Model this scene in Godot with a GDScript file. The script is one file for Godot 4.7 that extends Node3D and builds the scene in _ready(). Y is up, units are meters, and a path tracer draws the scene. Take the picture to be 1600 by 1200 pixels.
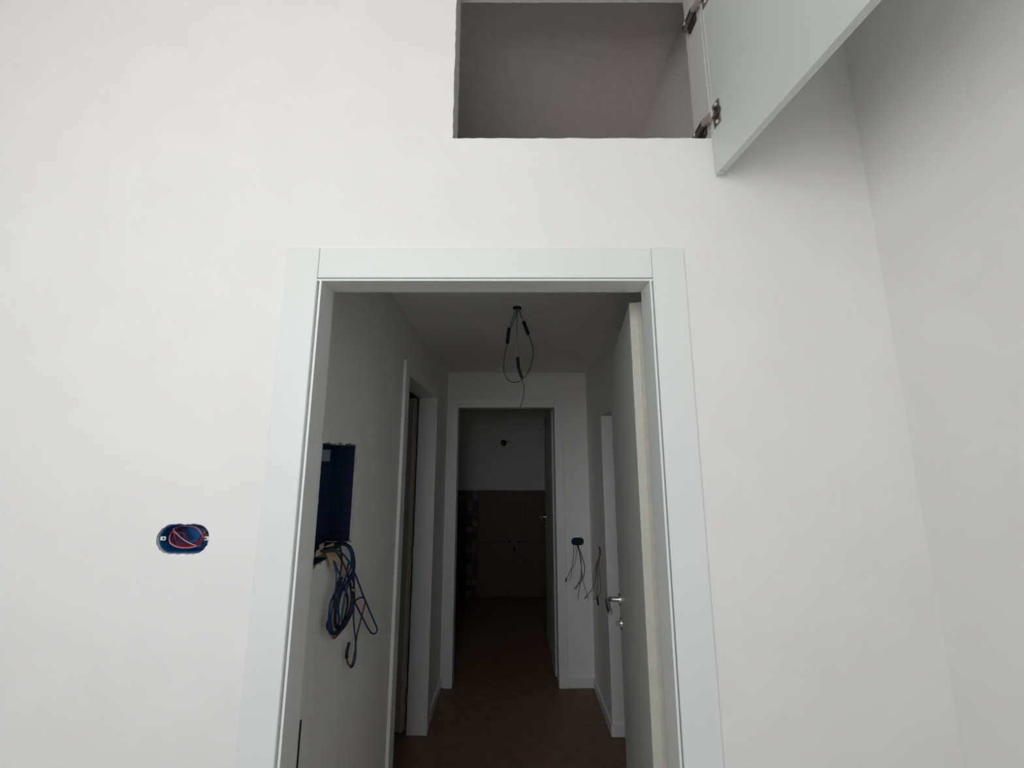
extends Node3D

# Metres, y up. The camera stands at (0, 1.66, 0) and looks along -z.
const EYE := 1.66
# the tall window behind the viewer that lights everything
const WX0 := -1.3
const WX1 := 0.1
const WY0 := 1.5
const WY1 := 2.8
const BACK := 0.85

var mats := {}
var used := {}

func _ready() -> void:
	# ---------- camera, sky, exposure ----------
	var cam := Camera3D.new()
	cam.name = "camera"
	cam.position = Vector3(0, EYE, 0)
	cam.rotation_degrees = Vector3(10.246, 0, 0)
	cam.fov = 85.243
	cam.near = 0.02
	cam.far = 200.0
	add_child(cam)
	cam.current = true

	var sky_mat := ProceduralSkyMaterial.new()
	sky_mat.sky_top_color = Color(0.84, 0.88, 0.94)
	sky_mat.sky_horizon_color = Color(0.93, 0.94, 0.95)
	sky_mat.ground_horizon_color = Color(0.90, 0.89, 0.86)
	sky_mat.ground_bottom_color = Color(0.82, 0.80, 0.76)
	sky_mat.sky_energy_multiplier = 1.0
	sky_mat.ground_energy_multiplier = 1.0
	var sky := Sky.new()
	sky.sky_material = sky_mat
	var env := Environment.new()
	env.background_mode = Environment.BG_SKY
	env.sky = sky
	env.background_energy_multiplier = 1.0
	env.tonemap_mode = Environment.TONE_MAPPER_LINEAR
	env.tonemap_exposure = 1.85
	env.sdfgi_enabled = true
	env.ssao_enabled = true
	env.ssil_enabled = true
	var we := WorldEnvironment.new()
	we.name = "world_environment"
	we.environment = env
	add_child(we)

	# daylight entering at the window, just inside its panes
	var day := AreaLight3D.new()
	day.name = "window_daylight"
	day.area_size = Vector2(WX1 - WX0 - 0.1, WY1 - WY0 - 0.1)
	day.position = Vector3((WX0 + WX1) / 2, (WY0 + WY1) / 2, BACK + 0.1)
	day.light_color = Color(0.985, 0.99, 1.0)
	day.light_energy = 1.0
	day.area_normalize_energy = true
	day.area_range = 20.0
	day.area_attenuation = 2.0
	day.shadow_enabled = true
	add_child(day)

	make_materials()
	build_rooms()
	build_window()
	build_near_door()
	build_side_door()
	build_far_door()
	build_hatch_door()
	build_near_junction_box()
	build_distribution_box()
	build_wire_bundle()
	build_ceiling_wiring()
	build_hall_boxes()
	build_washroom_points()

# ---------------------------------------------------------------- materials
func noise_tex(freq: float, oct: int, seed_: int, size := 512) -> NoiseTexture2D:
	var n := FastNoiseLite.new()
	n.noise_type = FastNoiseLite.TYPE_SIMPLEX_SMOOTH
	n.frequency = freq
	n.fractal_octaves = oct
	n.seed = seed_
	var t := NoiseTexture2D.new()
	t.noise = n
	t.width = size
	t.height = size
	t.seamless = true
	return t

func ramp(a: Color, b: Color) -> Gradient:
	var g := Gradient.new()
	g.set_color(0, a)
	g.set_color(1, b)
	return g

func plain(key: String, c: Color, rough: float, metal := 0.0, spec := 0.5) -> StandardMaterial3D:
	var m := StandardMaterial3D.new()
	m.resource_name = key
	m.albedo_color = c
	m.roughness = rough
	m.metallic = metal
	m.metallic_specular = spec
	mats[key] = m
	return m

func textured(key: String, a: Color, b: Color, rough: float, scale: float, freq: float, seed_: int, relief := 0.0) -> StandardMaterial3D:
	var m := plain(key, Color.WHITE, rough)
	var t := noise_tex(freq, 4, seed_)
	t.color_ramp = ramp(a, b)
	m.albedo_texture = t
	m.uv1_triplanar = true
	m.uv1_world_triplanar = true
	m.uv1_scale = Vector3.ONE * scale
	if relief > 0.0:
		var nt := noise_tex(0.05, 3, seed_ + 7)
		nt.as_normal_map = true
		nt.bump_strength = 4.0
		m.normal_enabled = true
		m.normal_texture = nt
		m.normal_scale = relief
	return m

func make_materials() -> void:
	textured("wall_paint", Color(0.945, 0.94, 0.93), Color(0.957, 0.953, 0.944), 0.75, 1.3, 0.006, 3, 0.0)
	textured("rough_plaster", Color(0.83, 0.82, 0.805), Color(0.86, 0.85, 0.835), 0.95, 3.0, 0.03, 5, 0.06)
	textured("raw_plaster", Color(0.90, 0.875, 0.865), Color(0.93, 0.905, 0.895), 0.95, 2.0, 0.02, 9, 0.06)
	textured("floor", Color(0.45, 0.36, 0.285), Color(0.51, 0.41, 0.33), 0.55, 1.0, 0.02, 11, 0.1)
	textured("floor_pale", Color(0.88, 0.87, 0.855), Color(0.91, 0.90, 0.885), 0.4, 1.0, 0.02, 17)
	plain("lacquer", Color(0.925, 0.938, 0.926), 0.36)
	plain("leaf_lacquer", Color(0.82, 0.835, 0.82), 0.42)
	textured("leaf_edge", Color(0.79, 0.78, 0.725), Color(0.835, 0.825, 0.775), 0.5, 2.0, 0.02, 13)
	textured("leaf_core", Color(0.80, 0.75, 0.65), Color(0.84, 0.79, 0.69), 0.7, 4.0, 0.03, 15)
	plain("seal", Color(0.30, 0.30, 0.29), 0.8)
	plain("satin_chrome", Color(0.80, 0.79, 0.77), 0.24, 1.0)
	plain("nickel", Color(0.62, 0.58, 0.55), 0.42, 0.85)
	plain("nickel_dark", Color(0.36, 0.34, 0.33), 0.45, 0.8)
	plain("steel_bright", Color(0.86, 0.82, 0.77), 0.4, 0.6)
	plain("dark_metal", Color(0.06, 0.06, 0.06), 0.6, 0.4)
	plain("blue_box", Color(0.02, 0.32, 0.54), 0.5)
	plain("blue_case", Color(0.01, 0.155, 0.29), 0.65)
	plain("blue_dark", Color(0.02, 0.09, 0.20), 0.6)
	plain("zinc", Color(0.92, 0.92, 0.92), 0.4, 0.2)
	plain("wire_red", Color(0.45, 0.05, 0.11), 0.4)
	plain("wire_pink", Color(0.74, 0.48, 0.56), 0.4)
	plain("wire_blue", Color(0.04, 0.22, 0.40), 0.4)
	plain("wire_navy", Color(0.04, 0.09, 0.26), 0.4)
	plain("wire_brown", Color(0.43, 0.235, 0.16), 0.45)
	plain("wire_black", Color(0.03, 0.03, 0.035), 0.45)
	plain("wire_grey", Color(0.62, 0.62, 0.62), 0.5)
	plain("terminal", Color(0.025, 0.025, 0.025), 0.5)
	plain("black_hole", Color(0.04, 0.04, 0.04), 0.9)
	plain("tape", Color(0.78, 0.74, 0.60), 0.8)
	plain("tape_grey", Color(0.50, 0.56, 0.58), 0.6)
	plain("cardboard", Color(0.50, 0.42, 0.28), 0.9)
	textured("tile_brown", Color(0.30, 0.245, 0.205), Color(0.35, 0.29, 0.245), 0.5, 1.5, 0.02, 21)
	textured("tile_dark", Color(0.10, 0.085, 0.075), Color(0.13, 0.11, 0.10), 0.4, 1.5, 0.02, 23)
	plain("mosaic_a", Color(0.45, 0.37, 0.33), 0.4)
	plain("mosaic_b", Color(0.25, 0.18, 0.16), 0.4)
	plain("mosaic_c", Color(0.36, 0.30, 0.30), 0.4)
	plain("mosaic_d", Color(0.15, 0.11, 0.11), 0.4)
	plain("grout", Color(0.22, 0.19, 0.17), 0.9)
	plain("window_frame", Color(0.90, 0.90, 0.89), 0.4)
	var g := plain("glass", Color(1, 1, 1, 0.05), 0.0)
	g.transparency = BaseMaterial3D.TRANSPARENCY_ALPHA

# ---------------------------------------------------------------- helpers
func numbered(called: String) -> String:
	if not used.has(called):
		used[called] = 0
		return called
	used[called] += 1
	return "%s_%03d" % [called, used[called]]

func tag(o: Node, label: String, category: String, group := "", kind := "") -> Node:
	o.set_meta("label", label)
	o.set_meta("category", category)
	if group != "":
		o.set_meta("group", group)
	if kind != "":
		o.set_meta("kind", kind)
	return o

func thing(called: String, at: Vector3, label: String, category: String, group := "", kind := "") -> Node3D:
	var n := Node3D.new()
	n.name = numbered(called)
	add_child(n)
	n.position = at
	tag(n, label, category, group, kind)
	return n

func obj(called: String, mesh: Mesh, mat: String, parent: Node = self) -> MeshInstance3D:
	var o := MeshInstance3D.new()
	o.name = numbered(called) if parent == self else called
	o.mesh = mesh
	o.material_override = mats[mat]
	parent.add_child(o, true)
	return o

# puts a mesh given in world coordinates under a thing that stands somewhere else
func part(called: String, mesh: Mesh, mat: String, parent: Node3D) -> MeshInstance3D:
	var o := obj(called, mesh, mat, parent)
	o.global_transform = Transform3D.IDENTITY
	return o

func add_poly(st: SurfaceTool, pts: PackedVector3Array, out: Vector3) -> void:
	var n := (pts[1] - pts[0]).cross(pts[2] - pts[0])
	var p := pts
	if n.dot(out) > 0.0:
		p = pts.duplicate()
		p.reverse()
	var nn := n.normalized() * (1.0 if n.dot(out) > 0.0 else -1.0)
	for k in range(1, p.size() - 1):
		for q in [p[0], p[k], p[k + 1]]:
			st.set_normal(nn)
			st.add_vertex(q)

func add_box(st: SurfaceTool, a: Vector3, b: Vector3, c := 0.0, t := Transform3D.IDENTITY) -> void:
	var lo := Vector3(min(a.x, b.x), min(a.y, b.y), min(a.z, b.z))
	var hi := Vector3(max(a.x, b.x), max(a.y, b.y), max(a.z, b.z))
	var mid := (lo + hi) / 2
	var h := (hi - lo) / 2
	c = min(c, min(h.x, min(h.y, h.z)) * 0.9)
	for ax in 3:
		var u := (ax + 1) % 3
		var v := (ax + 2) % 3
		for s in [-1.0, 1.0]:
			var pts := PackedVector3Array()
			for k in [[-1, -1], [1, -1], [1, 1], [-1, 1]]:
				var p := Vector3.ZERO
				p[ax] = s * h[ax]
				p[u] = k[0] * (h[u] - c)
				p[v] = k[1] * (h[v] - c)
				pts.append(t * (mid + p))
			var o := Vector3.ZERO
			o[ax] = s
			add_poly(st, pts, t.basis * o)
		if c > 0.0:
			for su in [-1.0, 1.0]:
				for sv in [-1.0, 1.0]:
					var pts := PackedVector3Array()
					for k in [[-1, 0], [1, 0], [1, 1], [-1, 1]]:
						var p := Vector3.ZERO
						p[ax] = k[0] * (h[ax] - c)
						p[u] = su * (h[u] - (0.0 if k[1] == 0 else c))
						p[v] = sv * (h[v] - (c if k[1] == 0 else 0.0))
						pts.append(t * (mid + p))
					var o := Vector3.ZERO
					o[u] = su
					o[v] = sv
					add_poly(st, pts, t.basis * o)
	if c > 0.0:
		for sx in [-1.0, 1.0]:
			for sy in [-1.0, 1.0]:
				for sz in [-1.0, 1.0]:
					var s := Vector3(sx, sy, sz)
					var q := s * h
					add_poly(st, PackedVector3Array([t * (mid + q - Vector3(0, sy, sz) * c), t * (mid + q - Vector3(sx, 0, sz) * c), t * (mid + q - Vector3(sx, sy, 0) * c)]), t.basis * s)

func tool() -> SurfaceTool:
	var st := SurfaceTool.new()
	st.begin(Mesh.PRIMITIVE_TRIANGLES)
	return st

func box(a: Vector3, b: Vector3, c := 0.0, t := Transform3D.IDENTITY) -> ArrayMesh:
	var st := tool()
	add_box(st, a, b, c, t)
	return st.commit()

# x0..x1, y0..y1 above the floor, f0..f1 forward of the camera
func slab(x0: float, x1: float, y0: float, y1: float, f0: float, f1: float, c := 0.0) -> ArrayMesh:
	return box(Vector3(x0, y0, -f0), Vector3(x1, y1, -f1), c)

func smooth_path(p: Array, steps: int) -> PackedVector3Array:
	var out := PackedVector3Array()
	var n := p.size()
	for i in n - 1:
		var a: Vector3 = p[max(i - 1, 0)]
		var b: Vector3 = p[i]
		var c: Vector3 = p[i + 1]
		var d: Vector3 = p[min(i + 2, n - 1)]
		for k in steps:
			out.append(b.cubic_interpolate(c, a, d, float(k) / steps))
	out.append(p[n - 1])
	return out

func add_tube(st: SurfaceTool, pts: PackedVector3Array, r: float, sides: int, r2 := -1.0) -> void:
	if r2 < 0.0:
		r2 = r
	var n := pts.size()
	var rings := []
	var dirs := []
	var side := Vector3.ZERO
	for i in n:
		var d := (pts[min(i + 1, n - 1)] - pts[max(i - 1, 0)]).normalized()
		if i == 0:
			side = d.cross(Vector3.UP if absf(d.y) < 0.9 else Vector3.RIGHT).normalized()
		else:
			side = (side - d * side.dot(d)).normalized()
		var up := d.cross(side)
		var rr: float = lerp(r, r2, float(i) / (n - 1))
		var ring := PackedVector3Array()
		var dd := PackedVector3Array()
		for k in sides:
			var a := TAU * k / sides
			var o := side * cos(a) + up * sin(a)
			ring.append(pts[i] + o * rr)
			dd.append(o)
		rings.append(ring)
		dirs.append(dd)
	for i in n - 1:
		for k in sides:
			var k2 := (k + 1) % sides
			var q := [rings[i][k], rings[i][k2], rings[i + 1][k2], rings[i + 1][k]]
			var nn := [dirs[i][k], dirs[i][k2], dirs[i + 1][k2], dirs[i + 1][k]]
			var idx := [0, 1, 2, 0, 2, 3]
			var nrm: Vector3 = (q[1] - q[0]).cross(q[2] - q[0])
			if nrm.dot(nn[0]) > 0.0:
				idx = [0, 2, 1, 0, 3, 2]
			for j in idx:
				st.set_normal(nn[j])
				st.add_vertex(q[j])
	add_poly(st, rings[0], pts[0] - pts[1])
	add_poly(st, rings[n - 1], pts[n - 1] - pts[n - 2])

func tube(p: Array, r: float, steps := 6, sides := 8, r2 := -1.0) -> ArrayMesh:
	var st := tool()
	add_tube(st, smooth_path(p, steps), r, sides, r2)
	return st.commit()

func rod(a: Vector3, b: Vector3, r: float, sides := 20, r2 := -1.0) -> ArrayMesh:
	var st := tool()
	add_tube(st, PackedVector3Array([a, b]), r, sides, r2)
	return st.commit()

# outline in (u, v) extruded; place maps (u, v, w) to the world
func extrude(outline: PackedVector2Array, w0: float, w1: float, place: Callable) -> ArrayMesh:
	var st := tool()
	var o := outline
	if Geometry2D.is_polygon_clockwise(o):
		o = o.duplicate()
		o.reverse()
	var tri := Geometry2D.triangulate_polygon(o)
	var up: Vector3 = place.call(0.0, 0.0, 1.0) - place.call(0.0, 0.0, 0.0)
	for k in range(0, tri.size(), 3):
		for e in [[w0, -1.0], [w1, 1.0]]:
			var s: float = e[1] * (1.0 if w1 > w0 else -1.0)
			add_poly(st, PackedVector3Array([place.call(o[tri[k]].x, o[tri[k]].y, e[0]), place.call(o[tri[k + 1]].x, o[tri[k + 1]].y, e[0]), place.call(o[tri[k + 2]].x, o[tri[k + 2]].y, e[0])]), up * s)
	for k in o.size():
		var a := o[k]
		var b := o[(k + 1) % o.size()]
		var d := (b - a).normalized()
		var out: Vector3 = place.call(d.y, -d.x, 0.0) - place.call(0.0, 0.0, 0.0)
		add_poly(st, PackedVector3Array([place.call(a.x, a.y, w0), place.call(b.x, b.y, w0), place.call(b.x, b.y, w1), place.call(a.x, a.y, w1)]), out)
	return st.commit()

# a wall with holes: a CSG box from which extruded outlines are taken
# plane "z": outlines in (x, y); plane "x": outlines in (forward, y)
func wall(called: String, lo: Vector3, hi: Vector3, plane: String, holes: Array, mat: String, label: String) -> CSGCombiner3D:
	var c := CSGCombiner3D.new()
	c.name = called
	add_child(c)
	tag(c, label, "wall", "", "structure")
	var b := CSGBox3D.new()
	b.size = hi - lo
	b.position = (lo + hi) / 2
	b.material = mats[mat]
	c.add_child(b)
	for h in holes:
		var p := CSGPolygon3D.new()
		p.operation = CSGShape3D.OPERATION_SUBTRACTION
		p.polygon = h
		p.material = mats[mat if h.size() == 4 else "rough_plaster"]
		if plane == "z":
			p.depth = hi.z - lo.z + 0.2
			p.position = Vector3(0, 0, hi.z + 0.1)
		else:
			# the outline's x runs along -z, its depth along x
			p.depth = hi.x - lo.x + 0.2
			p.rotation.y = PI / 2
			p.position = Vector3(lo.x - 0.1, 0, 0)
			p.position.x = hi.x + 0.1
		c.add_child(p)
	return c

func rect(x0: float, x1: float, y0: float, y1: float) -> PackedVector2Array:
	return PackedVector2Array([Vector2(x0, y0), Vector2(x1, y0), Vector2(x1, y1), Vector2(x0, y1)])

# an outline whose edges were broken out by hand
func ragged(pts: PackedVector2Array, step: float, rough: float, seed_: int) -> PackedVector2Array:
	var rng := RandomNumberGenerator.new()
	rng.seed = seed_
	var out := PackedVector2Array()
	for k in pts.size():
		var a := pts[k]
		var b := pts[(k + 1) % pts.size()]
		var n: int = max(1, int(a.distance_to(b) / step))
		var side := (b - a).normalized().orthogonal()
		for j in n:
			var p := a.lerp(b, float(j) / n)
			out.append(p if j == 0 else p + side * rng.randf_range(-rough, rough))
	return out

func stadium(cx: float, cy: float, w: float, h: float, n := 8) -> PackedVector2Array:
	var out := PackedVector2Array()
	var r := h / 2
	for s in [1.0, -1.0]:
		for k in n + 1:
			var a := -PI / 2 + PI * k / n
			out.append(Vector2(cx + s * (w / 2 - r + r * cos(a)), cy + s * r * sin(a)))
	return out

# ---------------------------------------------------------------- the rooms
func build_rooms() -> void:
	var fl := obj("floor", slab(-2.5, 1.6, -0.2, 0.0, 1.0, 5.7), "floor")
	tag(fl, "dark brown floor running through the hall into the far washroom", "floor", "", "structure")
	var fn := obj("floor_near", slab(-2.5, 1.05, -0.2, 0.0, -BACK - 0.3, 1.0), "floor_pale")
	tag(fn, "pale floor of the bright near room below the frame", "floor", "", "structure")

	# near room
	var niche := ragged(rect(-0.1573, 0.528, 2.4956, 3.05), 0.018, 0.0011, 4)
	var socket := ragged(stadium(-0.7288, 1.4864, 0.117, 0.0635), 0.006, 0.0012, 8)
	wall("wall_front", Vector3(-2.5, 0, -1.06), Vector3(1.05, 3.4, -0.97), "z",
		[rect(-0.487, 0.358, -0.1, 2.112), niche, socket], "wall_paint", "bright white wall around the near doorway and the open overhead niche")
	wall("wall_right", Vector3(0.918, 0, -0.985), Vector3(1.05, 3.4, BACK + 0.3), "x", [], "wall_paint", "grey-white side wall at the right edge of the photo")
	wall("wall_left", Vector3(-2.5, 0, -0.98), Vector3(-2.38, 3.4, BACK + 0.3), "x", [], "wall_paint", "white wall of the near room to the left of the socket box")
	wall("wall_back", Vector3(-2.5, 0, BACK), Vector3(1.05, 3.4, BACK + 0.3), "z", [rect(WX0, WX1, WY0, WY1)], "wall_paint", "white wall with the balcony window behind the viewer")
	var ce := obj("ceiling", slab(-2.5, 1.05, 3.25, 3.4, -BACK - 0.3, 1.06), "wall_paint")
	tag(ce, "white ceiling of the bright near room", "ceiling", "", "structure")

	# storage niche above the hall
	var nc := obj("ceiling_niche", slab(-0.9, 0.80, 3.235, 3.4, 1.06, 2.5), "raw_plaster")
	tag(nc, "dim plaster ceiling inside the open overhead niche", "ceiling", "", "structure")
	var nr := obj("wall_niche_right", slab(0.622, 0.80, 2.45, 3.35, 1.06, 2.5), "raw_plaster")
	tag(nr, "dim plaster side wall inside the niche behind the hinges", "wall", "", "structure")
	var nl := obj("wall_niche_left", slab(-0.9, -0.75, 2.45, 3.35, 1.06, 2.5), "raw_plaster")
	tag(nl, "plaster side wall deep inside the niche on its left", "wall", "", "structure")
	var nb := obj("wall_niche_back", slab(-0.9, 0.80, 2.45, 3.35, 2.4, 2.5), "raw_plaster")
	tag(nb, "plaster back wall of the overhead niche", "wall", "", "structure")

	# hall
	var hc := obj("ceiling_hall", slab(-0.9, 0.80, 2.377, 2.47, 1.06, 3.54), "wall_paint")
	tag(hc, "dim hall ceiling from which the bare wires hang", "ceiling", "", "structure")
	var case_hole := ragged(PackedVector2Array([Vector2(1.188, 1.372), Vector2(1.27, 1.372), Vector2(1.30, 1.388), Vector2(1.464, 1.392), Vector2(1.462, 1.712), Vector2(1.188, 1.706)]), 0.010, 0.0048, 12)
	wall("wall_hall_left", Vector3(-0.635, 0, -3.435), Vector3(-0.535, 2.47, -1.06), "x",
		[rect(2.075, 2.91, -0.1, 2.10), case_hole], "wall_paint", "hall wall on the left with the open blue distribution box")
	wall("wall_hall_right", Vector3(0.615, 0, -3.435), Vector3(0.715, 2.47, -1.06), "x",
		[rect(1.95, 2.885, -0.1, 1.957), ragged(rect(3.05, 3.11, 0.995, 1.06), 0.01, 0.003, 31)], "wall_paint", "hall wall on the right with a plain opening beyond the door")
	wall("wall_hall_far", Vector3(-2.5, 0, -3.53), Vector3(1.6, 2.75, -3.435), "z",
		[rect(-0.462, 0.364, -0.1, 2.096), ragged(stadium(0.5135, 1.028, 0.098, 0.058), 0.008, 0.0012, 33)], "wall_paint", "hall end wall around the dark far doorway")

	# recess behind the opening in the hall's right wall
	wall("wall_recess_far", Vector3(0.715, 0, -3.0), Vector3(1.5, 2.47, -2.9), "z", [], "wall_paint", "far side of the recess off the hall")
	wall("wall_recess_near", Vector3(0.715, 0, -1.9), Vector3(1.5, 2.47, -1.8), "z", [], "wall_paint", "near side of the recess off the hall")
	wall("wall_recess_back", Vector3(1.4, 0, -3.0), Vector3(1.5, 2.47, -1.8), "x", [], "wall_paint", "back of the recess off the hall")
	var rc := obj("ceiling_recess", slab(0.715, 1.5, 2.3, 2.47, 1.8, 3.0), "wall_paint")
	tag(rc, "ceiling of the recess off the hall", "ceiling", "", "structure")

	# room behind the door in the hall's left wall
	wall("wall_side_room_left", Vector3(-2.5, 0, -3.44), Vector3(-2.4, 2.6, -1.06), "x", [], "wall_paint", "wall of the unlit side room")
	var sc := obj("ceiling_side_room", slab(-2.5, -0.6, 2.45, 2.6, 1.05, 3.45), "wall_paint")
	tag(sc, "ceiling of the unlit side room", "ceiling", "", "structure")

	# far room
	wall("wall_far_left", Vector3(-1.3, 0, -5.65), Vector3(-1.2, 2.75, -3.53), "x", [], "wall_paint", "left wall of the dark far washroom")
	wall("wall_far_right", Vector3(0.95, 0, -5.65), Vector3(1.05, 2.75, -3.53), "x", [], "wall_paint", "right wall of the dark far washroom")
	var fc := obj("ceiling_far", slab(-1.3, 1.05, 2.65, 2.8, 3.53, 5.65), "wall_paint")
	tag(fc, "ceiling of the dark far washroom", "ceiling", "", "structure")
	var fb := thing("wall_far_back", Vector3(0, 0, -5.53), "dark washroom wall, grey paint above and brown tiles below", "wall", "", "structure")
	part("painted_wall", slab(-1.3, 1.05, 0, 2.75, 5.53, 5.65), "wall_paint", fb)
	part("grout_bed", slab(-1.2, 0.95, 0, 1.266, 5.524, 5.53), "grout", fb)
	var xs := [-0.433, 0.165, 0.763, 0.95]
	for i in 3:
		part("tile", slab(xs[i], xs[i + 1] - 0.003, 0.003, 0.632, 5.514, 5.525, 0.001), "tile_brown", fb)
		part("tile", slab(xs[i], xs[i + 1] - 0.003, 0.635, 1.27, 5.514, 5.525, 0.001), "tile_brown", fb)
	part("tile", slab(-1.2, -0.575, 0.003, 0.57, 5.514, 5.525, 0.001), "tile_dark", fb)
	part("tile", slab(-1.2, -0.575, 0.573, 1.14, 5.514, 5.525, 0.001), "tile_dark", fb)
	part("tile", slab(-1.2, -0.575, 1.143, 1.27, 5.514, 5.525, 0.001), "tile_brown", fb)
	var rng := RandomNumberGenerator.new()
	rng.seed = 77
	var tones := ["mosaic_a", "mosaic_b", "mosaic_c", "mosaic_d", "mosaic_b"]
	var piece := box(Vector3(-0.0325, -0.031, 0), Vector3(0.0325, 0.031, 0.012), 0.0015)
	for row in 20:
		for col in 2:
			var o := obj("mosaic_tile", piece, tones[rng.randi_range(0, 4)], fb)
			o.position = Vector3(-0.538 + col * 0.067, 0.034 + row * 0.0632, 0.004)

	# skirting
	var bl := obj("baseboard_hall_left", slab(-0.535, -0.524, 0, 0.07, 2.957, 3.435, 0.002), "lacquer")
	tag(bl, "white skirting at the foot of the hall's left wall", "baseboard", "", "structure")
	var bf := obj("baseboard_hall_far", slab(0.4185, 0.605, 0, 0.066, 3.424, 3.435, 0.002), "lacquer")
	tag(bf, "white skirting under the far socket box", "baseboard", "", "structure")
	var br := thing("baseboard_hall_right", Vector3(0.61, 0, -3.1), "white skirting turning the corner into the opening on the right", "baseboard", "", "structure")
	part("skirting_length", slab(0.604, 0.615, 0, 0.066, 2.874, 3.435, 0.002), "lacquer", br)
	part("skirting_return", slab(0.6045, 0.715, 0, 0.066, 2.8735, 2.885, 0.002), "lacquer", br)

func build_window() -> void:
	var w := thing("window_1", Vector3((WX0 + WX1) / 2, WY0, BACK + 0.2), "white two-leaf window behind the viewer", "window", "", "structure")
	var f0 := -BACK - 0.24
	var f1 := -BACK - 0.17
	var xm := (WX0 + WX1) / 2
	for x in [[WX0, WX0 + 0.06], [WX1 - 0.06, WX1], [xm - 0.04, xm + 0.04]]:
		part("stile", slab(x[0], x[1], WY0, WY1, f0, f1, 0.004), "window_frame", w)
	for s in [[WX0 + 0.06, xm - 0.04], [xm + 0.04, WX1 - 0.06]]:
		for y in [[WY0, WY0 + 0.07], [WY1 - 0.07, WY1]]:
			part("rail", slab(s[0], s[1], y[0], y[1], f0, f1, 0.004), "window_frame", w)
		part("pane", slab(s[0], s[1], WY0 + 0.07, WY1 - 0.07, f0 + 0.03, f0 + 0.036), "glass", w)

# ---------------------------------------------------------------- doors
func upright(x: float, f: float, y: float) -> Vector3:
	return Vector3(x, y, -f)

func lying(y: float, f: float, x: float) -> Vector3:
	return Vector3(x, y, -f)

func build_near_door() -> void:
	var t := thing("trim_1", Vector3(-0.065, 0, -0.97), "white lacquered frame of the large near doorway", "door frame", "", "structure")
	part("casing", slab(-0.558, -0.478, 0, 2.178, 0.96, 0.972, 0.0015), "lacquer", t)
	part("casing", slab(0.346, 0.426, 0, 2.178, 0.96, 0.972, 0.0015), "lacquer", t)
	part("casing", slab(-0.477, 0.345, 2.0985, 2.1765, 0.96, 0.972, 0.0015), "lacquer", t)
	var prof := PackedVector2Array([Vector2(-0.466, 0.9605), Vector2(-0.471, 0.9605), Vector2(-0.471, 0.974), Vector2(-0.486, 0.974), Vector2(-0.486, 1.06), Vector2(-0.478, 1.06), Vector2(-0.478, 1.03), Vector2(-0.466, 1.03)])
	part("jamb", extrude(prof, 0.0, 2.0905, upright), "lacquer", t)
	var prof2 := PackedVector2Array()
	for p in prof:
		prof2.append(Vector2(-0.129 - p.x, p.y))
	part("jamb", extrude(prof2, 0.0, 2.0905, upright), "lacquer", t)
	var prof3 := PackedVector2Array()
	for p in prof:
		prof3.append(Vector2(2.0905 + (-0.466 - p.x), p.y))
	part("head_jamb", extrude(prof3, -0.486, 0.357, lying), "lacquer", t)
	part("casing", slab(-0.535, -0.480, 0, 2.16, 1.06, 1.07, 0.0015), "lacquer", t)
	part("casing", slab(0.351, 0.425, 0, 2.16, 1.06, 1.07, 0.0015), "lacquer", t)
	part("casing", slab(-0.479, 0.350, 2.105, 2.16, 1.06, 1.07, 0.0015), "lacquer", t)
	part("strike_slot", slab(-0.4805, -0.4785, 0.90, 1.078, 1.054, 1.0712, 0.0005), "dark_metal", t)

	# the leaf stands open into the hall
	var d := thing("door_1", Vector3(0.3297, 0.006, -1.115), "white near door standing open into the hall with a satin lever handle", "door", "", "structure")
	d.rotation.y = -asin(0.16)
	# local: x to the right across the thickness, -z along the leaf
	var h := 2.088
	obj("leaf_panel", box(Vector3(0, 0, -0.82), Vector3(0.044, h, -0.0012), 0.0012), "leaf_lacquer", d)
	obj("edge_band", box(Vector3(0.0008, 0.001, -0.0013), Vector3(0.021, h - 0.001, 0.0), 0.0003), "leaf_edge", d)
	obj("edge_lip", box(Vector3(0.0225, 0.001, -0.0013), Vector3(0.0435, h - 0.001, 0.0055), 0.0008), "leaf_edge", d)
	for y in [0.25, 1.05, 1.85]:
		obj("hinge", rod(Vector3(0.05, y, 0.012), Vector3(0.05, y + 0.07, 0.012), 0.006, 12), "satin_chrome", d)
	lever_handle(d, Vector3(0, 1.081, -0.76), true)
	obj("lock_rose", rod(Vector3(0.0, 0.99, -0.76), Vector3(-0.007, 0.99, -0.76), 0.0245, 28, 0.022), "satin_chrome", d)
	obj("thumb_turn", box(Vector3(-0.022, 0.981, -0.7655), Vector3(-0.006, 0.999, -0.7545), 0.003), "satin_chrome", d)

# a lever with a round rose; the grip points back towards the hinges
func lever_handle(parent: Node3D, at: Vector3, big: bool) -> void:
	var hd := obj("handle", rod(at, at + Vector3(-0.009, 0, 0), 0.0255, 28, 0.0235), "satin_chrome", parent)
	var p := [at + Vector3(-0.008, 0, 0), at + Vector3(-0.034, 0, 0), at + Vector3(-0.046, 0, 0.003), at + Vector3(-0.0535, -0.001, 0.012), at + Vector3(-0.055, -0.003, 0.026), at + Vector3(-0.055, -0.006, 0.06), at + Vector3(-0.053, -0.010, 0.095), at + Vector3(-0.050, -0.013, 0.122)]
	obj("lever", tube(p, 0.0095, 5, 16), "satin_chrome", hd)
	if big:
		obj("end_cap", rod(at + Vector3(-0.0502, -0.0128, 0.120), at + Vector3(-0.0497, -0.0132, 0.1245), 0.0102, 16, 0.009), "satin_chrome", hd)

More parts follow.
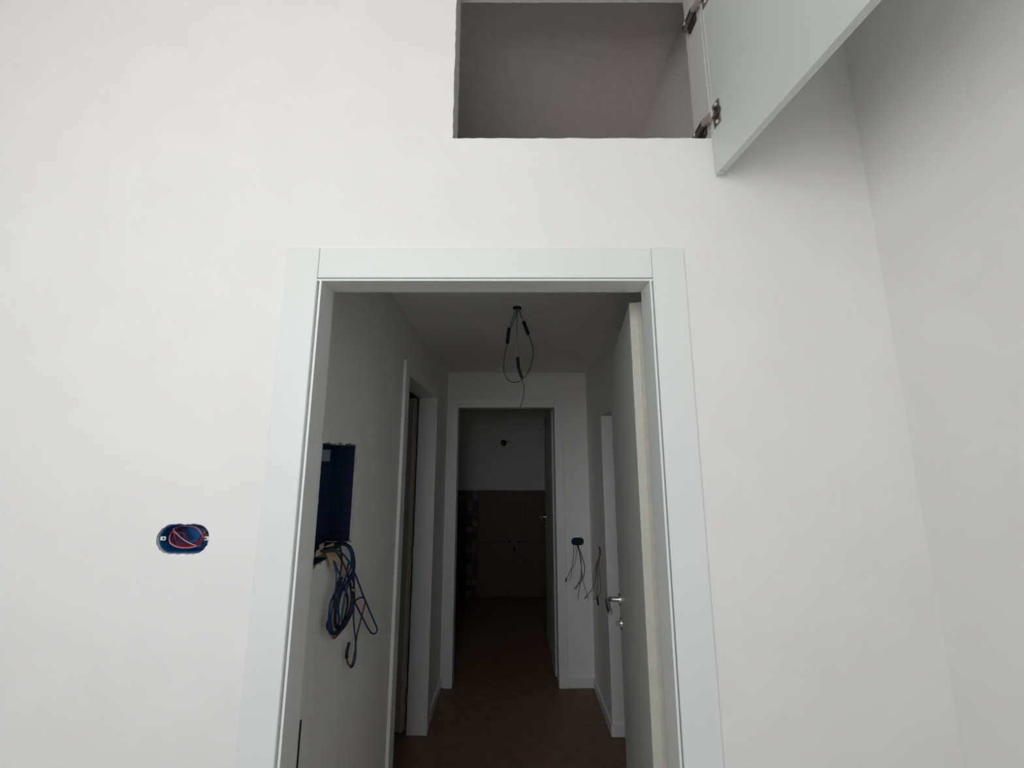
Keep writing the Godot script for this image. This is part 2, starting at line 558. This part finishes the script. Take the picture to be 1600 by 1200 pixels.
func build_side_door() -> void:
	var t := thing("trim_2", Vector3(-0.535, 0, -2.5), "white frame of the side doorway in the hall's left wall", "door frame", "", "structure")
	part("casing", slab(-0.536, -0.5205, 0, 2.148, 2.015, 2.09, 0.0015), "lacquer", t)
	part("casing", slab(-0.536, -0.5205, 0, 2.148, 2.888, 2.957, 0.0015), "lacquer", t)
	part("casing", slab(-0.536, -0.5205, 2.080, 2.147, 2.091, 2.887, 0.0015), "lacquer", t)
	part("jamb", slab(-0.648, -0.53, 0, 2.098, 2.075, 2.095, 0.001), "lacquer", t)
	part("jamb", slab(-0.648, -0.53, 0, 2.098, 2.890, 2.910, 0.001), "lacquer", t)
	part("head_jamb", slab(-0.648, -0.53, 2.082, 2.10, 2.095, 2.890, 0.001), "lacquer", t)
	var d := thing("door_2", Vector3(-0.686, 0.008, -2.892), "pale side door swung open into the unlit room on the left", "door", "", "structure")
	# local x runs along the leaf away from the hinges, local z across it
	d.rotation.y = PI - 0.558
	obj("leaf_panel", box(Vector3(0.0013, 0, 0), Vector3(0.78, 2.075, 0.042), 0.0012), "leaf_edge", d)
	obj("edge_band", box(Vector3(0, 0.001, 0.0008), Vector3(0.0014, 2.074, 0.0412), 0.0003), "leaf_core", d)
	for y in [0.16, 1.03, 1.86]:
		var o := part("hinge", rod(Vector3(-0.653, y, -2.899), Vector3(-0.653, y + 0.062, -2.899), 0.0065, 12), "nickel", d)
		o.set_meta("label", "small nickel hinge")

func build_far_door() -> void:
	var t := thing("trim_3", Vector3(-0.05, 0, -3.435), "white frame of the dark far doorway at the hall's end", "door frame", "", "structure")
	part("casing", slab(-0.5135, -0.4435, 0, 2.158, 3.42, 3.437, 0.0015), "lacquer", t)
	part("casing", slab(0.3475, 0.4175, 0, 2.158, 3.42, 3.437, 0.0015), "lacquer", t)
	part("casing", slab(-0.4425, 0.3465, 2.081, 2.157, 3.42, 3.437, 0.0015), "lacquer", t)
	part("jamb", slab(-0.462, -0.4435, 0, 2.096, 3.430, 3.532, 0.001), "lacquer", t)
	part("jamb", slab(0.3475, 0.364, 0, 2.096, 3.430, 3.532, 0.001), "lacquer", t)
	part("head_jamb", slab(-0.4435, 0.3475, 2.081, 2.096, 3.430, 3.532, 0.001), "lacquer", t)
	var d := thing("door_3", Vector3(0.336, 0.008, -3.573), "white far door open into the dark washroom", "door", "", "structure")
	obj("leaf_panel", box(Vector3(0, 0, -0.80), Vector3(0.042, 2.068, -0.0012), 0.0012), "leaf_lacquer", d)
	obj("edge_band", box(Vector3(0.0008, 0.001, -0.0014), Vector3(0.041, 2.067, 0), 0.0003), "leaf_edge", d)
	lever_handle(d, Vector3(0, 1.09, -0.74), false)
	obj("lock_rose", rod(Vector3(0.0, 1.0, -0.74), Vector3(-0.007, 1.0, -0.74), 0.0245, 20, 0.022), "satin_chrome", d)

func build_hatch_door() -> void:
	var d := thing("hatch_door", Vector3(0.5215, 2.377, -0.953), "white hatch door swung open on two hinges beside the overhead niche", "cabinet door")
	d.rotation.y = 0.0
	var a := 0.115
	d.rotation.y = a
	# local z runs along the leaf towards the viewer, x across its thickness
	obj("panel", box(Vector3(0.0, 0, 0.0125), Vector3(0.0185, 0.785, 0.70), 0.0008), "leaf_lacquer", d)
	obj("edge_strip", box(Vector3(0.0004, 0, 0.0), Vector3(0.0185, 0.785, 0.0112), 0.001), "leaf_lacquer", d)
	for y in [2.549, 2.922]:
		var v: float = y - 2.377 - 0.018
		var hinge := obj("hinge", box(Vector3(-0.0022, v - 0.034, 0.012), Vector3(0.0002, v + 0.034, 0.040), 0.0008), "nickel", d)
		hinge.set_meta("label", "nickel concealed hinge")
		obj("cup", rod(Vector3(-0.0015, v, 0.028), Vector3(-0.008, v, 0.028), 0.0155, 20, 0.013), "nickel_dark", hinge)
		for s in [-1, 1]:
			obj("screw", rod(Vector3(-0.002, v + s * 0.025, 0.027), Vector3(-0.0042, v + s * 0.025, 0.027), 0.0042, 12), "zinc", hinge)
		var ends := [Vector3(0.516, y - 0.016, -0.929), Vector3(0.5135, y - 0.002, -0.980)]
		var bar := Transform3D(Basis.looking_at(ends[1] - ends[0], Vector3.UP), ends[0])
		part("link", box(Vector3(-0.0055, -0.0085, -0.052), Vector3(0.0055, 0.0085, 0.0), 0.0015, bar), "steel_bright", hinge)
		part("arm", slab(0.5085, 0.521, y - 0.0085, y + 0.0085, 0.976, 1.042, 0.002), "nickel", hinge)
		part("arm_groove", slab(0.5075, 0.509, y - 0.0045, y + 0.0045, 0.984, 1.036, 0.0003), "nickel_dark", hinge)
		part("arm_screw", rod(Vector3(0.5095, y, -1.020), Vector3(0.506, y, -1.020), 0.005, 12), "zinc", hinge)
		part("mounting_plate", slab(0.5205, 0.5285, y - 0.026, y + 0.026, 0.988, 1.030, 0.0015), "nickel_dark", hinge)

# ---------------------------------------------------------------- electrics
func build_near_junction_box() -> void:
	var b := thing("junction_box", Vector3(-0.7288, 1.4864, -0.975), "blue socket box full of red wires in the bright wall left of the doorway", "junction box")
	var outer := stadium(-0.7288, 1.4864, 0.1145, 0.061, 10)
	var inner := stadium(-0.7288, 1.4864, 0.1105, 0.057, 10)
	var st := tool()
	var n := outer.size()
	for k in n:
		var o0 := outer[k]
		var o1 := outer[(k + 1) % n]
		var i0 := inner[k]
		var i1 := inner[(k + 1) % n]
		var out := Vector3((o0.x + o1.x) / 2 + 0.7288, (o0.y + o1.y) / 2 - 1.4864, 0)
		add_poly(st, PackedVector3Array([Vector3(o0.x, o0.y, -0.9765), Vector3(o1.x, o1.y, -0.9765), Vector3(o1.x, o1.y, -1.022), Vector3(o0.x, o0.y, -1.022)]), out)
		add_poly(st, PackedVector3Array([Vector3(i0.x, i0.y, -0.9765), Vector3(i1.x, i1.y, -0.9765), Vector3(i1.x, i1.y, -1.020), Vector3(i0.x, i0.y, -1.020)]), -out)
		add_poly(st, PackedVector3Array([Vector3(o0.x, o0.y, -0.9765), Vector3(o1.x, o1.y, -0.9765), Vector3(i1.x, i1.y, -0.9765), Vector3(i0.x, i0.y, -0.9765)]), Vector3.BACK)
	part("shell", st.commit(), "blue_box", b)
	part("back_plate", extrude(inner, -1.019, -1.022, func(x, y, w): return Vector3(x, y, w)), "blue_box", b)
	for s in [-1, 1]:
		var tab := part("screw_tab", slab(-0.7288 + s * 0.0555, -0.7288 + s * 0.0435, 1.4822, 1.4908, 0.976, 0.979, 0.001), "zinc", b)
		part("screw_hole", rod(Vector3(-0.7288 + s * 0.047, 1.4866, -0.9775), Vector3(-0.7288 + s * 0.047, 1.4866, -0.9752), 0.0019, 10), "black_hole", tab)
	var runs := {
		"wire_pink": [
			[Vector3(-0.762, 1.508, -1.000), Vector3(-0.764, 1.505, -0.985), Vector3(-0.750, 1.494, -0.982), Vector3(-0.733, 1.485, -0.9765), Vector3(-0.717, 1.477, -0.9765), Vector3(-0.703, 1.469, -0.985), Vector3(-0.701, 1.478, -0.990), Vector3(-0.703, 1.497, -1.000)],
			[Vector3(-0.773, 1.499, -0.998), Vector3(-0.770, 1.490, -0.985), Vector3(-0.762, 1.477, -0.979), Vector3(-0.746, 1.469, -0.978), Vector3(-0.727, 1.4665, -0.978), Vector3(-0.712, 1.468, -0.9765), Vector3(-0.703, 1.471, -0.985), Vector3(-0.701, 1.483, -0.990), Vector3(-0.699, 1.495, -1.000)],
			[Vector3(-0.764, 1.509, -1.005), Vector3(-0.734, 1.510, -0.995), Vector3(-0.715, 1.507, -0.990), Vector3(-0.702, 1.496, -0.988), Vector3(-0.704, 1.484, -1.000)]],
		"wire_red": [
			[Vector3(-0.768, 1.504, -1.012), Vector3(-0.755, 1.500, -1.002), Vector3(-0.746, 1.489, -0.998), Vector3(-0.752, 1.478, -0.996), Vector3(-0.740, 1.472, -0.993), Vector3(-0.718, 1.474, -0.99), Vector3(-0.700, 1.482, -0.990), Vector3(-0.693, 1.500, -0.998)],
			[Vector3(-0.755, 1.509, -1.004), Vector3(-0.768, 1.502, -0.99), Vector3(-0.771, 1.488, -0.988), Vector3(-0.763, 1.474, -0.986), Vector3(-0.742, 1.4675, -0.985), Vector3(-0.716, 1.4665, -0.986), Vector3(-0.699, 1.474, -0.99)],
			[Vector3(-0.745, 1.479, -1.012), Vector3(-0.742, 1.490, -1.000), Vector3(-0.752, 1.495, -0.995), Vector3(-0.764, 1.497, -0.992), Vector3(-0.761, 1.483, -0.990), Vector3(-0.749, 1.471, -0.988), Vector3(-0.725, 1.468, -0.988), Vector3(-0.710, 1.470, -1.000)],
			[Vector3(-0.760, 1.508, -1.010), Vector3(-0.738, 1.508, -1.000), Vector3(-0.715, 1.508, -0.994), Vector3(-0.696, 1.503, -0.990), Vector3(-0.694, 1.494, -0.992), Vector3(-0.707, 1.488, -0.995), Vector3(-0.719, 1.471, -1.005)],
			[Vector3(-0.777, 1.505, -1.010), Vector3(-0.774, 1.493, -1.000), Vector3(-0.764, 1.477, -0.995), Vector3(-0.753, 1.483, -0.990), Vector3(-0.750, 1.472, -0.990), Vector3(-0.712, 1.4675, -0.990), Vector3(-0.703, 1.475, -1.000)],
			[Vector3(-0.758, 1.506, -0.996), Vector3(-0.763, 1.501, -0.981), Vector3(-0.747, 1.490, -0.985), Vector3(-0.726, 1.478, -0.984), Vector3(-0.708, 1.4675, -0.983), Vector3(-0.697, 1.479, -0.985), Vector3(-0.690, 1.494, -0.990)],
			[Vector3(-0.769, 1.497, -1.0), Vector3(-0.766, 1.486, -0.99), Vector3(-0.758, 1.474, -0.984), Vector3(-0.735, 1.469, -0.983), Vector3(-0.708, 1.472, -0.984), Vector3(-0.697, 1.487, -0.987)]]}
	for m in runs:
		for p in runs[m]:
			part("wire", tube(p, 0.0014, 6, 8), m, b)

# an open box set into the hall's left wall
func build_distribution_box() -> void:
	var b := thing("distribution_box", Vector3(-0.545, 1.55, -1.326), "open blue distribution box sunk in the hall wall left of the doorway", "electrical box")
	var xb := -0.610
	part("back_panel", slab(xb - 0.004, xb, 1.375, 1.712, 1.184, 1.462, 0.001), "blue_case", b)
	part("side_panel", slab(xb, -0.5365, 1.375, 1.705, 1.184, 1.190, 0.001), "blue_case", b)
	part("side_panel", slab(xb, -0.5415, 1.390, 1.706, 1.4565, 1.459, 0.001), "blue_case", b)
	part("top_panel", slab(xb, -0.5415, 1.7005, 1.7025, 1.190, 1.4575, 0.001), "blue_case", b)
	part("bottom_panel", slab(xb, -0.5365, 1.377, 1.381, 1.190, 1.295, 0.001), "blue_case", b)
	part("bottom_panel", slab(xb, -0.5365, 1.391, 1.395, 1.295, 1.4575, 0.001), "blue_case", b)
	# knock-out ribs on the far side and the back
	for k in 9:
		var y := 1.42 + k * 0.031
		part("rib", slab(-0.606, -0.55, y, y + 0.0035, 1.454, 1.458, 0.0008), "blue_dark", b)
		part("rib", slab(xb, xb + 0.003, y, y + 0.0035, 1.385, 1.454, 0.0008), "blue_dark", b)
	part("rail", slab(xb, xb + 0.006, 1.385, 1.70, 1.30, 1.304, 0.001), "blue_dark", b)
	part("lower_edge", slab(-0.556, -0.546, 1.395, 1.404, 1.30, 1.455, 0.001), "blue_case", b)
	var tp := part("tape_piece", slab(-0.5455, -0.5445, 1.655, 1.688, 1.188, 1.268), "tape_grey", b)
	tp.set_meta("label", "grey strip of tape")
	part("tape_piece", slab(-0.5405, -0.5395, 1.396, 1.412, 1.215, 1.33), "tape", b)
	part("tape_piece", slab(-0.5415, -0.5405, 1.405, 1.424, 1.235, 1.262), "tape", b)
	part("plaster_lump", slab(-0.551, -0.537, 1.392, 1.414, 1.183, 1.200, 0.004), "rough_plaster", b)

func build_wire_bundle() -> void:
	var b := thing("wire_bundle", Vector3(-0.52, 1.30, -1.36), "tangled hanging loop of blue, black and brown wires below the blue distribution box", "wires")
	var runs := [
		["wire_brown", 0.0026, [Vector3(-0.533, 1.405, -1.235), Vector3(-0.523, 1.396, -1.295), Vector3(-0.523, 1.357, -1.353), Vector3(-0.517, 1.305, -1.399), Vector3(-0.517, 1.257, -1.437), Vector3(-0.517, 1.218, -1.449), Vector3(-0.519, 1.176, -1.437), Vector3(-0.521, 1.149, -1.400), Vector3(-0.523, 1.142, -1.345), Vector3(-0.523, 1.152, -1.335), Vector3(-0.523, 1.159, -1.371)]],
		["wire_brown", 0.0022, [Vector3(-0.532, 1.402, -1.240), Vector3(-0.520, 1.390, -1.305), Vector3(-0.519, 1.350, -1.358), Vector3(-0.512, 1.300, -1.395), Vector3(-0.510, 1.250, -1.425), Vector3(-0.512, 1.210, -1.436), Vector3(-0.516, 1.172, -1.420), Vector3(-0.521, 1.160, -1.395)]],
		["wire_blue", 0.0026, [Vector3(-0.533, 1.409, -1.229), Vector3(-0.515, 1.399, -1.290), Vector3(-0.507, 1.365, -1.348), Vector3(-0.507, 1.305, -1.426), Vector3(-0.507, 1.200, -1.531), Vector3(-0.507, 1.089, -1.649), Vector3(-0.507, 1.033, -1.706), Vector3(-0.507, 1.027, -1.680), Vector3(-0.507, 1.062, -1.615), Vector3(-0.507, 1.169, -1.492), Vector3(-0.507, 1.208, -1.448)]],
		["wire_black", 0.0024, [Vector3(-0.505, 1.212, -1.440), Vector3(-0.501, 1.214, -1.465), Vector3(-0.501, 1.206, -1.500), Vector3(-0.503, 1.195, -1.526)]],
		["wire_brown", 0.0026, [Vector3(-0.512, 1.175, -1.572), Vector3(-0.517, 1.123, -1.550), Vector3(-0.517, 1.084, -1.519), Vector3(-0.517, 1.030, -1.502), Vector3(-0.517, 1.008, -1.486), Vector3(-0.517, 1.024, -1.454), Vector3(-0.517, 1.056, -1.434), Vector3(-0.517, 1.077, -1.440)]],
		["wire_blue", 0.0026, [Vector3(-0.511, 1.307, -1.435), Vector3(-0.511, 1.225, -1.452), Vector3(-0.511, 1.150, -1.460), Vector3(-0.511, 1.077, -1.490), Vector3(-0.511, 1.025, -1.499), Vector3(-0.513, 1.005, -1.484), Vector3(-0.515, 1.008, -1.470)]],
		["wire_black", 0.0032, [Vector3(-0.533, 1.406, -1.340), Vector3(-0.520, 1.400, -1.375), Vector3(-0.515, 1.376, -1.414), Vector3(-0.515, 1.341, -1.441), Vector3(-0.515, 1.307, -1.447), Vector3(-0.515, 1.287, -1.430)]],
		["wire_blue", 0.0024, [Vector3(-0.533, 1.404, -1.350), Vector3(-0.518, 1.392, -1.378), Vector3(-0.511, 1.361, -1.401), Vector3(-0.511, 1.321, -1.404), Vector3(-0.511, 1.303, -1.369), Vector3(-0.511, 1.280, -1.329), Vector3(-0.511, 1.248, -1.309), Vector3(-0.511, 1.210, -1.308)]],
		["wire_blue", 0.0024, [Vector3(-0.533, 1.404, -1.362), Vector3(-0.517, 1.390, -1.396), Vector3(-0.513, 1.352, -1.424), Vector3(-0.513, 1.310, -1.430), Vector3(-0.513, 1.27, -1.445), Vector3(-0.515, 1.22, -1.452)]],
		["wire_black", 0.0024, [Vector3(-0.533, 1.412, -1.245), Vector3(-0.512, 1.404, -1.300), Vector3(-0.510, 1.376, -1.320), Vector3(-0.510, 1.352, -1.325), Vector3(-0.510, 1.315, -1.315), Vector3(-0.510, 1.284, -1.290), Vector3(-0.510, 1.261, -1.262), Vector3(-0.510, 1.231, -1.262)]],
		["wire_blue", 0.0025, [Vector3(-0.528, 1.370, -1.297), Vector3(-0.512, 1.330, -1.297), Vector3(-0.509, 1.280, -1.286), Vector3(-0.509, 1.263, -1.262), Vector3(-0.509, 1.234, -1.256), Vector3(-0.509, 1.201, -1.266), Vector3(-0.509, 1.175, -1.286)]],
		["wire_blue", 0.0025, [Vector3(-0.525, 1.365, -1.305), Vector3(-0.505, 1.306, -1.318), Vector3(-0.505, 1.287, -1.296), Vector3(-0.505, 1.259, -1.273), Vector3(-0.505, 1.226, -1.263), Vector3(-0.505, 1.187, -1.278), Vector3(-0.505, 1.170, -1.301)]],
		["wire_blue", 0.0028, [Vector3(-0.519, 1.304, -1.448), Vector3(-0.519, 1.280, -1.403), Vector3(-0.519, 1.258, -1.361), Vector3(-0.519, 1.223, -1.346), Vector3(-0.519, 1.187, -1.357), Vector3(-0.519, 1.159, -1.345)]],
		["wire_blue", 0.0028, [Vector3(-0.503, 1.305, -1.415), Vector3(-0.503, 1.282, -1.371), Vector3(-0.503, 1.255, -1.348), Vector3(-0.503, 1.220, -1.337), Vector3(-0.503, 1.189, -1.334)]],
		["wire_black", 0.0026, [Vector3(-0.499, 1.318, -1.309), Vector3(-0.499, 1.290, -1.273), Vector3(-0.499, 1.248, -1.268), Vector3(-0.499, 1.217, -1.270), Vector3(-0.499, 1.188, -1.291), Vector3(-0.499, 1.176, -1.335), Vector3(-0.499, 1.183, -1.388), Vector3(-0.499, 1.212, -1.411), Vector3(-0.499, 1.260, -1.413), Vector3(-0.499, 1.302, -1.385)]],
		["wire_black", 0.0028, [Vector3(-0.513, 1.312, -1.387), Vector3(-0.513, 1.270, -1.413), Vector3(-0.513, 1.234, -1.455), Vector3(-0.513, 1.194, -1.457), Vector3(-0.513, 1.170, -1.436), Vector3(-0.513, 1.155, -1.383), Vector3(-0.513, 1.160, -1.322), Vector3(-0.513, 1.189, -1.273), Vector3(-0.513, 1.209, -1.258), Vector3(-0.513, 1.227, -1.278)]],
		["wire_navy", 0.0026, [Vector3(-0.497, 1.220, -1.225), Vector3(-0.497, 1.193, -1.243), Vector3(-0.497, 1.179, -1.276), Vector3(-0.497, 1.177, -1.321), Vector3(-0.497, 1.185, -1.373), Vector3(-0.497, 1.205, -1.402), Vector3(-0.497, 1.253, -1.389)]],
		["wire_black", 0.0028, [Vector3(-0.523, 1.283, -1.367), Vector3(-0.523, 1.251, -1.409), Vector3(-0.523, 1.209, -1.431), Vector3(-0.523, 1.174, -1.414), Vector3(-0.523, 1.156, -1.372), Vector3(-0.523, 1.160, -1.325)]],
		["wire_navy", 0.0028, [Vector3(-0.506, 1.300, -1.350), Vector3(-0.506, 1.265, -1.318), Vector3(-0.506, 1.225, -1.300), Vector3(-0.507, 1.185, -1.310), Vector3(-0.508, 1.168, -1.345), Vector3(-0.508, 1.185, -1.395), Vector3(-0.508, 1.225, -1.42), Vector3(-0.508, 1.268, -1.405)]],
		["wire_black", 0.0026, [Vector3(-0.520, 1.335, -1.405), Vector3(-0.520, 1.300, -1.395), Vector3(-0.518, 1.262, -1.350), Vector3(-0.517, 1.22, -1.32), Vector3(-0.517, 1.185, -1.325), Vector3(-0.517, 1.168, -1.36)]]]
	for r in runs:
		part("wire", tube(r[2], r[1] * 1.12, 6, 8), r[0], b)
	var tm := part("terminal", tube([Vector3(-0.517, 1.050, -1.436), Vector3(-0.517, 1.068, -1.435), Vector3(-0.516, 1.090, -1.446)], 0.006, 4, 8, 0.0045), "terminal", b)
	tm.set_meta("label", "black insulated terminal")
	part("tie", tube([Vector3(-0.496, 1.262, -1.39), Vector3(-0.494, 1.256, -1.40), Vector3(-0.496, 1.250, -1.415)], 0.003, 3, 6), "wire_grey", b)
	var tape := tool()
	var rows := [[Vector3(-0.534, 1.398, -1.262), Vector3(-0.534, 1.394, -1.318)], [Vector3(-0.527, 1.380, -1.268), Vector3(-0.527, 1.375, -1.326)], [Vector3(-0.522, 1.362, -1.268), Vector3(-0.524, 1.356, -1.334)], [Vector3(-0.516, 1.352, -1.263), Vector3(-0.521, 1.343, -1.338)]]
	for k in 3:
		var q := PackedVector3Array([rows[k][0], rows[k][1], rows[k + 1][1], rows[k + 1][0]])
		add_poly(tape, q, Vector3.RIGHT)
		var back := PackedVector3Array()
		for p in q:
			back.append(p - Vector3(0.0008, 0, 0))
		add_poly(tape, back, Vector3.LEFT)
	var tg := part("tape_tag", tape.commit(), "tape", b)
	tg.set_meta("label", "torn piece of cream masking tape")

func build_ceiling_wiring() -> void:
	var b := thing("ceiling_wiring", Vector3(0.0246, 2.377, -1.90), "bare light wires with black terminals hanging from the hall ceiling", "wires")
	var hole := part("ceiling_grommet", rod(Vector3(0.0246, 2.378, -1.905), Vector3(0.0246, 2.369, -1.905), 0.022, 24, 0.019), "black_hole", b)
	hole.set_meta("label", "black round cable outlet")
	part("cable", tube([Vector3(0.019, 2.370, -1.900), Vector3(0.004, 2.320, -1.885), Vector3(-0.014, 2.266, -1.885)], 0.0042), "wire_grey", b)
	part("cable", tube([Vector3(0.030, 2.370, -1.900), Vector3(0.044, 2.325, -1.885), Vector3(0.056, 2.293, -1.885)], 0.0042), "wire_grey", b)
	part("cable", tube([Vector3(0.025, 2.370, -1.912), Vector3(0.022, 2.254, -1.915), Vector3(0.022, 2.175, -1.915), Vector3(0.026, 2.131, -1.915)], 0.0036), "wire_grey", b)
	part("terminal", tube([Vector3(-0.013, 2.268, -1.885), Vector3(-0.017, 2.24, -1.885), Vector3(-0.022, 2.193, -1.885)], 0.0085, 4, 8), "terminal", b)
	part("terminal", tube([Vector3(0.054, 2.300, -1.885), Vector3(0.066, 2.268, -1.885), Vector3(0.077, 2.237, -1.885)], 0.0085, 4, 8), "terminal", b)
	part("terminal", tube([Vector3(0.026, 2.135, -1.915), Vector3(0.031, 2.083, -1.915), Vector3(0.047, 2.034, -1.915)], 0.0072, 4, 8), "terminal", b)
	part("wire", tube([Vector3(-0.022, 2.196, -1.885), Vector3(-0.034, 2.134, -1.885), Vector3(-0.039, 2.073, -1.885), Vector3(-0.029, 2.037, -1.885), Vector3(-0.008, 2.013, -1.885), Vector3(0.020, 2.009, -1.885), Vector3(0.051, 2.025, -1.885), Vector3(0.079, 2.065, -1.885), Vector3(0.096, 2.122, -1.885), Vector3(0.094, 2.183, -1.885), Vector3(0.077, 2.239, -1.885)], 0.0017), "wire_black", b)
	part("wire", tube([Vector3(0.027, 2.370, -1.902), Vector3(0.010, 2.311, -1.895), Vector3(-0.006, 2.269, -1.890), Vector3(-0.014, 2.250, -1.887)], 0.0016), "wire_black", b)
	part("wire", tube([Vector3(0.047, 2.036, -1.915), Vector3(0.055, 1.994, -1.915), Vector3(0.053, 1.946, -1.915), Vector3(0.036, 1.894, -1.915)], 0.0016), "wire_black", b)
	part("wire", tube([Vector3(0.045, 2.036, -1.917), Vector3(0.047, 1.99, -1.920), Vector3(0.044, 1.94, -1.920), Vector3(0.039, 1.90, -1.918)], 0.0012), "wire_grey", b)

func build_hall_boxes() -> void:
	var b := thing("junction_box", Vector3(0.5135, 1.028, -3.44), "small blue socket box with dangling wires right of the far doorway", "junction box")
	var ring := stadium(0.5135, 1.028, 0.094, 0.054, 8)
	part("shell", extrude(ring, -3.480, -3.47, func(x, y, w): return Vector3(x, y, w)), "blue_dark", b)
	for s in [-1, 1]:
		part("side_wall", slab(0.5135 + s * 0.046, 0.5135 + s * 0.042, 1.006, 1.05, 3.433, 3.47, 0.001), "blue_dark", b)
		part("long_wall", slab(0.478, 0.549, 1.028 + s * 0.027, 1.028 + s * 0.0235, 3.433, 3.47, 0.001), "blue_dark", b)
	part("cover_rail", slab(0.476, 0.551, 1.032, 1.046, 3.434, 3.44, 0.001), "blue_case", b)
	var runs := [
		["wire_black", 0.0018, [Vector3(0.480, 1.012, -3.445), Vector3(0.478, 0.995, -3.426), Vector3(0.477, 0.942, -3.417), Vector3(0.466, 0.860, -3.416), Vector3(0.444, 0.807, -3.414), Vector3(0.416, 0.760, -3.412)]],
		["wire_brown", 0.0016, [Vector3(0.495, 1.012, -3.445), Vector3(0.495, 0.995, -3.424), Vector3(0.499, 0.954, -3.415), Vector3(0.485, 0.872, -3.415), Vector3(0.460, 0.824, -3.412), Vector3(0.454, 0.777, -3.412), Vector3(0.430, 0.742, -3.412)]],
		["wire_black", 0.0018, [Vector3(0.508, 1.012, -3.445), Vector3(0.512, 0.99, -3.420), Vector3(0.525, 0.938, -3.405), Vector3(0.532, 0.851, -3.405), Vector3(0.527, 0.782, -3.405), Vector3(0.505, 0.722, -3.415), Vector3(0.489, 0.679, -3.415)]],
		["wire_black", 0.0026, [Vector3(0.515, 1.012, -3.445), Vector3(0.519, 0.99, -3.418), Vector3(0.542, 0.910, -3.400), Vector3(0.557, 0.841, -3.400), Vector3(0.545, 0.776, -3.405), Vector3(0.514, 0.727, -3.415), Vector3(0.473, 0.685, -3.415)]],
		["wire_black", 0.0016, [Vector3(0.505, 1.012, -3.445), Vector3(0.509, 0.99, -3.422), Vector3(0.531, 0.908, -3.410), Vector3(0.530, 0.782, -3.405), Vector3(0.513, 0.687, -3.415), Vector3(0.503, 0.605, -3.425)]],
		["wire_black", 0.0016, [Vector3(0.512, 1.012, -3.445), Vector3(0.515, 0.99, -3.420), Vector3(0.530, 0.885, -3.410), Vector3(0.538, 0.765, -3.405), Vector3(0.562, 0.676, -3.415), Vector3(0.589, 0.605, -3.425)]]]
	for r in runs:
		part("wire", tube(r[2], r[1], 5, 6), r[0], b)
	part("terminal", tube([Vector3(0.418, 0.768, -3.412), Vector3(0.415, 0.752, -3.412), Vector3(0.410, 0.736, -3.412)], 0.0042, 3, 8), "terminal", b)

	var c := thing("wire_outlet", Vector3(0.62, 1.03, -3.08), "cardboard-stuffed wire outlet with dangling wires on the hall's right wall", "wires")
	part("cardboard_plug", slab(0.613, 0.65, 0.998, 1.058, 3.054, 3.108, 0.004), "cardboard", c)
	var runs2 := [
		["wire_brown", 0.0017, [Vector3(0.614, 1.022, -3.06), Vector3(0.603, 0.99, -3.06), Vector3(0.595, 0.943, -3.105), Vector3(0.590, 0.850, -3.212), Vector3(0.592, 0.777, -3.251), Vector3(0.603, 0.671, -3.222)]],
		["wire_black", 0.0026, [Vector3(0.614, 1.020, -3.065), Vector3(0.603, 0.99, -3.06), Vector3(0.595, 0.952, -3.089), Vector3(0.595, 0.870, -3.147), Vector3(0.590, 0.788, -3.194), Vector3(0.575, 0.725, -3.248), Vector3(0.545, 0.631, -3.378)]],
		["wire_black", 0.0017, [Vector3(0.614, 1.018, -3.07), Vector3(0.606, 0.985, -3.06), Vector3(0.600, 0.937, -3.089), Vector3(0.600, 0.819, -3.138), Vector3(0.603, 0.721, -3.185), Vector3(0.605, 0.682, -3.174)]],
		["wire_brown", 0.0017, [Vector3(0.614, 1.020, -3.068), Vector3(0.606, 0.985, -3.058), Vector3(0.603, 0.951, -3.074), Vector3(0.603, 0.874, -3.048), Vector3(0.605, 0.791, -3.051), Vector3(0.600, 0.749, -3.068), Vector3(0.585, 0.668, -3.233)]]]
	for r in runs2:
		part("wire", tube(r[2], r[1], 5, 6), r[0], c)
	part("terminal", tube([Vector3(0.605, 0.697, -3.188), Vector3(0.605, 0.68, -3.172), Vector3(0.605, 0.654, -3.155)], 0.0058, 3, 8), "terminal", c)

func build_washroom_points() -> void:
	var spots := [
		[Vector3(-0.032, 0.65, 0), 0.020, "capped water pipe end in the dark tiled wall, upper left of three"],
		[Vector3(0.089, 0.643, 0), 0.020, "capped water pipe end in the dark tiled wall, upper right of three"],
		[Vector3(0.028, 0.556, 0), 0.028, "wide drain pipe end in the dark tiled wall, lowest of three"]]
	for s in spots:
		var p := thing("pipe_outlet", Vector3(s[0].x, s[0].y, -5.514), s[2], "pipe", "pipe ends in the washroom wall")
		obj("collar", rod(Vector3(0, 0, 0.0), Vector3(0, 0, 0.012), s[1], 20, s[1] * 0.9), "nickel_dark", p)
		obj("plug", rod(Vector3(0, 0, 0.012), Vector3(0, 0, 0.045), s[1] * 0.62, 16), "black_hole", p)
	var w := thing("mirror_light_outlet", Vector3(-0.109, 1.874, -5.53), "small dark cable outlet high on the washroom wall", "cable outlet")
	obj("grommet", rod(Vector3(0, 0, 0.0), Vector3(0, 0, 0.01), 0.04, 20, 0.036), "black_hole", w)
	obj("wire", tube([Vector3(0.0, 0, 0.008), Vector3(0.03, 0.012, 0.03), Vector3(0.07, 0.012, 0.035), Vector3(0.10, 0.0, 0.03)], 0.004, 5, 6), "wire_brown", w)
	obj("wire", tube([Vector3(-0.01, 0, 0.008), Vector3(-0.02, -0.03, 0.03), Vector3(0.0, -0.055, 0.035), Vector3(0.03, -0.05, 0.03), Vector3(0.035, -0.02, 0.02)], 0.004, 5, 6), "wire_grey", w)
